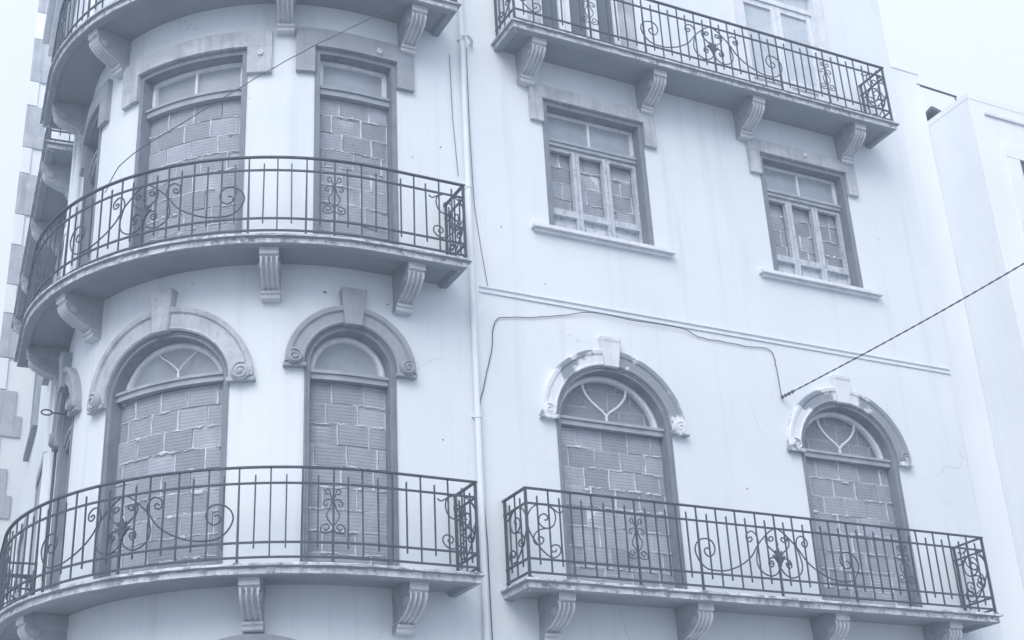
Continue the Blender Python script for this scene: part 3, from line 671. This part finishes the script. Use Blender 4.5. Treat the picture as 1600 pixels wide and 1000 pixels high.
# ------------------------------------------------------------------ cables
def wire(name, P, r, label, wob=0, k=6):
    Q = [Vector(p) for p in smooth_path([tuple(p) for p in P], k)]
    Q = [q + Vector((random.uniform(-wob, wob), random.uniform(-wob, wob) * .3, random.uniform(-wob, wob))) for q in Q]
    bm = bmesh.new(); tube(bm, Q, r, 6); return tag(link(name, bm, 'cable'), label, 'cable')
wire('wall_cable', [W(s, ( .03 if 7.82 < z < 7.96 else .014), z) for s, z in ((1.235, 4.0), (1.225, 5.2), (1.19, 6.0), (1.20, 6.54), (1.27, 6.85), (1.36, 7.2), (1.42, 7.55), (1.60, 7.63), (1.9, 7.68), (2.24, 7.76), (2.6, 7.845), (3.1, 7.835), (3.72, 7.845), (3.95, 7.78), (4.3, 7.775), (4.6, 7.765), (4.86, 7.785), (4.965, 7.72), (4.985, 7.5), (5.0, 7.215))], .0048, 'thin dark cable looping along the white wall beside the drainpipe', .004, 5)
A = W(5.0, .03, 7.2); B = Vector((10.351, -3.0, 7.658)); B2 = A + (B - A) * 3.2
pts = []
for i in range(60):
    t = i / 59; p = A + (B2 - A) * t; p.z -= .10 * math.sin(PI * min(1, t * 2.2)) * .5; pts.append(p)
bm = bmesh.new()
for ph in (0, PI): tube(bm, [p + Vector((math.cos(i * 1.4 + ph), 0, math.sin(i * 1.4 + ph))) * .005 for i, p in enumerate([A + (pts[min(58, int(j / 4))].lerp(pts[min(59, int(j / 4) + 1)], (j % 4) / 4) - A) for j in range(236)])], .0052, 5)
for k in range(4):
    q = pts[0].lerp(pts[1], k * .28); rows = [[q + Vector((math.cos(t) * .02 * math.sin(p), math.sin(t) * .02 * math.sin(p), .022 * math.cos(p))) for t in [2 * PI * j / 8 for j in range(8)]] for p in (.3, .9, 1.57, 2.2, 2.85)]; grid_faces(bm, rows, True, True)
tag(link('overhead_cable', bm, 'cable'), 'twisted black cable leaving the white wall towards the upper right', 'cable')
wire('slack_wire', [(4.70, -.38, 10.86), (4.529, -.4, 10.689), (3.839, -.45, 10.076), (3.264, -.42, 9.554), (2.689, -.3, 9.031), (2.30, .75, 9.06), (2.282, 1.62, 9.15)], .005, 'thin dark wire slung across the rounded corner above the middle balcony', .003)
bm = bmesh.new(); tube(bm, [W(s, .008, z) for s, z in ((1.235, 10.9), (1.23, 9.9), (1.245, 8.9), (1.30, 8.4), (1.36, 7.95))], .0035, 5); tube(bm, [W(s, .01, z) for s, z in ((1.02, 10.75), (1.03, 9.9), (1.07, 9.2))], .0035, 5); link('wall_wire', bm, 'cable', BLD)

# ------------------------------------------------------------------ neighbours
def box_part(name, mat, parent, *b):
    bm = bmesh.new(); wbox(bm, *b); return link(name, bm, mat, parent)
nb = bpy.data.objects.new('street_house', None); COL.objects.link(nb); nb.location = (0, 0, 0)
tag(nb, 'tall pale house with grey corner stones beyond the left edge of the white building', 'building')
bm = bmesh.new(); rows = [[Vector((x, y, z)) for x, y in ((2.56, 12.02), (8, 12.02), (10.2, 26), (4.76, 26))] for z in (0, 23)]
grid_faces(bm, rows, True, True); link('wall', bm, 'neigh', nb)
z = .1; k = 0
while z < 22.5:
    h = (.62 if k % 2 else .85) * random.uniform(.85, 1.15); wd = random.uniform(.24, .34) if k % 2 == 0 else .14
    bm = bmesh.new(); grid_faces(bm, [[Vector((x, y, zz)) for x, y in ((2.525, 11.985), (2.56 + wd, 11.985), (2.56 + wd + .05, 12.30), (2.575, 12.30))] for zz in (z, z + h - .02)], True, True)
    if k % 2 == 0: grid_faces(bm, [[Vector((x, y, zz)) for x, y in ((2.56 + wd + .001, 11.99), (2.56 + wd * 1.35, 11.99), (2.56 + wd * 1.35, 12.2), (2.56 + wd + .001, 12.2))] for zz in (z, z + h * .45)], True, True)
    link('quoin', bm, 'quoin' if k % 2 == 0 else 'neigh', nb); z += h; k += 1
wa = bpy.data.objects.new('recessed_house', None); COL.objects.link(wa)
tag(wa, 'plain pale house set back in the gap at the right end', 'building')
bm = bmesh.new(); wbox(bm, xr + .005, 13.605, .79, 8, 0, 13.15); link('wall', bm, 'neigh', wa)
bm = bmesh.new(); wbox(bm, xr + .003, 13.612, .78, 8.02, 13.151, 13.17); link('coping', bm, 'stone_white', wa)
nb2 = bpy.data.objects.new('right_house', None); COL.objects.link(nb2)
tag(nb2, 'pale house with a flat roof at the right edge', 'building')
bm = bmesh.new(); wbox(bm, 13.61, 24, 0, 9, 0, 12.26); link('wall', bm, 'neigh', nb2)
bm = bmesh.new(); wbox(bm, 13.606, 24.02, -.004, 9.02, 12.262, 12.35); link('coping', bm, 'neigh', nb2)
bm = bmesh.new(); wbox(bm, 13.87, 24.02, -.03, .01, 12.05, 12.09); link('moulding', bm, 'stone_white', nb2)
for zz in (11.46, 8.2, 4.9):
    bm = bmesh.new(); wbox(bm, 14.08, 14.33, -.04, .02, zz - 2.0, zz - .06); wbox(bm, 15.3, 15.55, -.04, .02, zz - 2.0, zz - .06); wbox(bm, 14.08, 15.55, -.045, .02, zz - .058, zz + .14)
    p = link('window', bm, 'neigh', nb2)
    box_part('pane', 'pane_dark', p, 14.33, 15.3, -.012, .01, zz - 2.0, zz - .06)
rr_ = bpy.data.objects.new('roof_railing', None); COL.objects.link(rr_)
tag(rr_, 'dark metal rail on the roof between the two pale houses', 'railing')
bm = bmesh.new(); tube(bm, [(13.55, .80, 12.985), (14.32, .80, 12.965)], .016, 8); link('rail', bm, 'rust', rr_)
bm = bmesh.new(); tube(bm, [(14.30, .80, 12.965), (14.30, .80, 12.30)], .012, 6); link('post', bm, 'rust', rr_)
bm = bmesh.new()
rows = [[Vector((13.93 + a * q, .95 + b * q, z - .02)) for a, b in ((-1, -1), (1, -1), (1, 1), (-1, 1))] for z, q in ((12.36, .05), (12.62, .05), (12.62, .12), (12.66, .12), (12.80, .02))]
grid_faces(bm, rows, True, True); tag(link('roof_vent', bm, 'rust'), 'small dark vent cowl on the flat roof of the right house', 'vent')

# ------------------------------------------------------------------ volume added to tint the whole view and lift dark tones
bm = bmesh.new(); wbox(bm, -82, 82, -82, 82, -1.6, 23.6)
hz = link('veil', bm, [])
hm = bpy.data.materials.new('veil'); hm.use_nodes = True; ht = hm.node_tree; ht.nodes.clear()
ho = ht.nodes.new('ShaderNodeOutputMaterial'); pv = ht.nodes.new('ShaderNodeVolumePrincipled')
pv.inputs['Color'].default_value = (.76, .885, 1.0, 1); pv.inputs['Density'].default_value = .010; pv.inputs['Anisotropy'].default_value = .2
ht.links.new(pv.outputs[0], ho.inputs['Volume']); hz.data.materials.append(hm)
tag(hz, 'pale blue haze added to tint the view and lift dark tones', 'veil', kind='stuff')
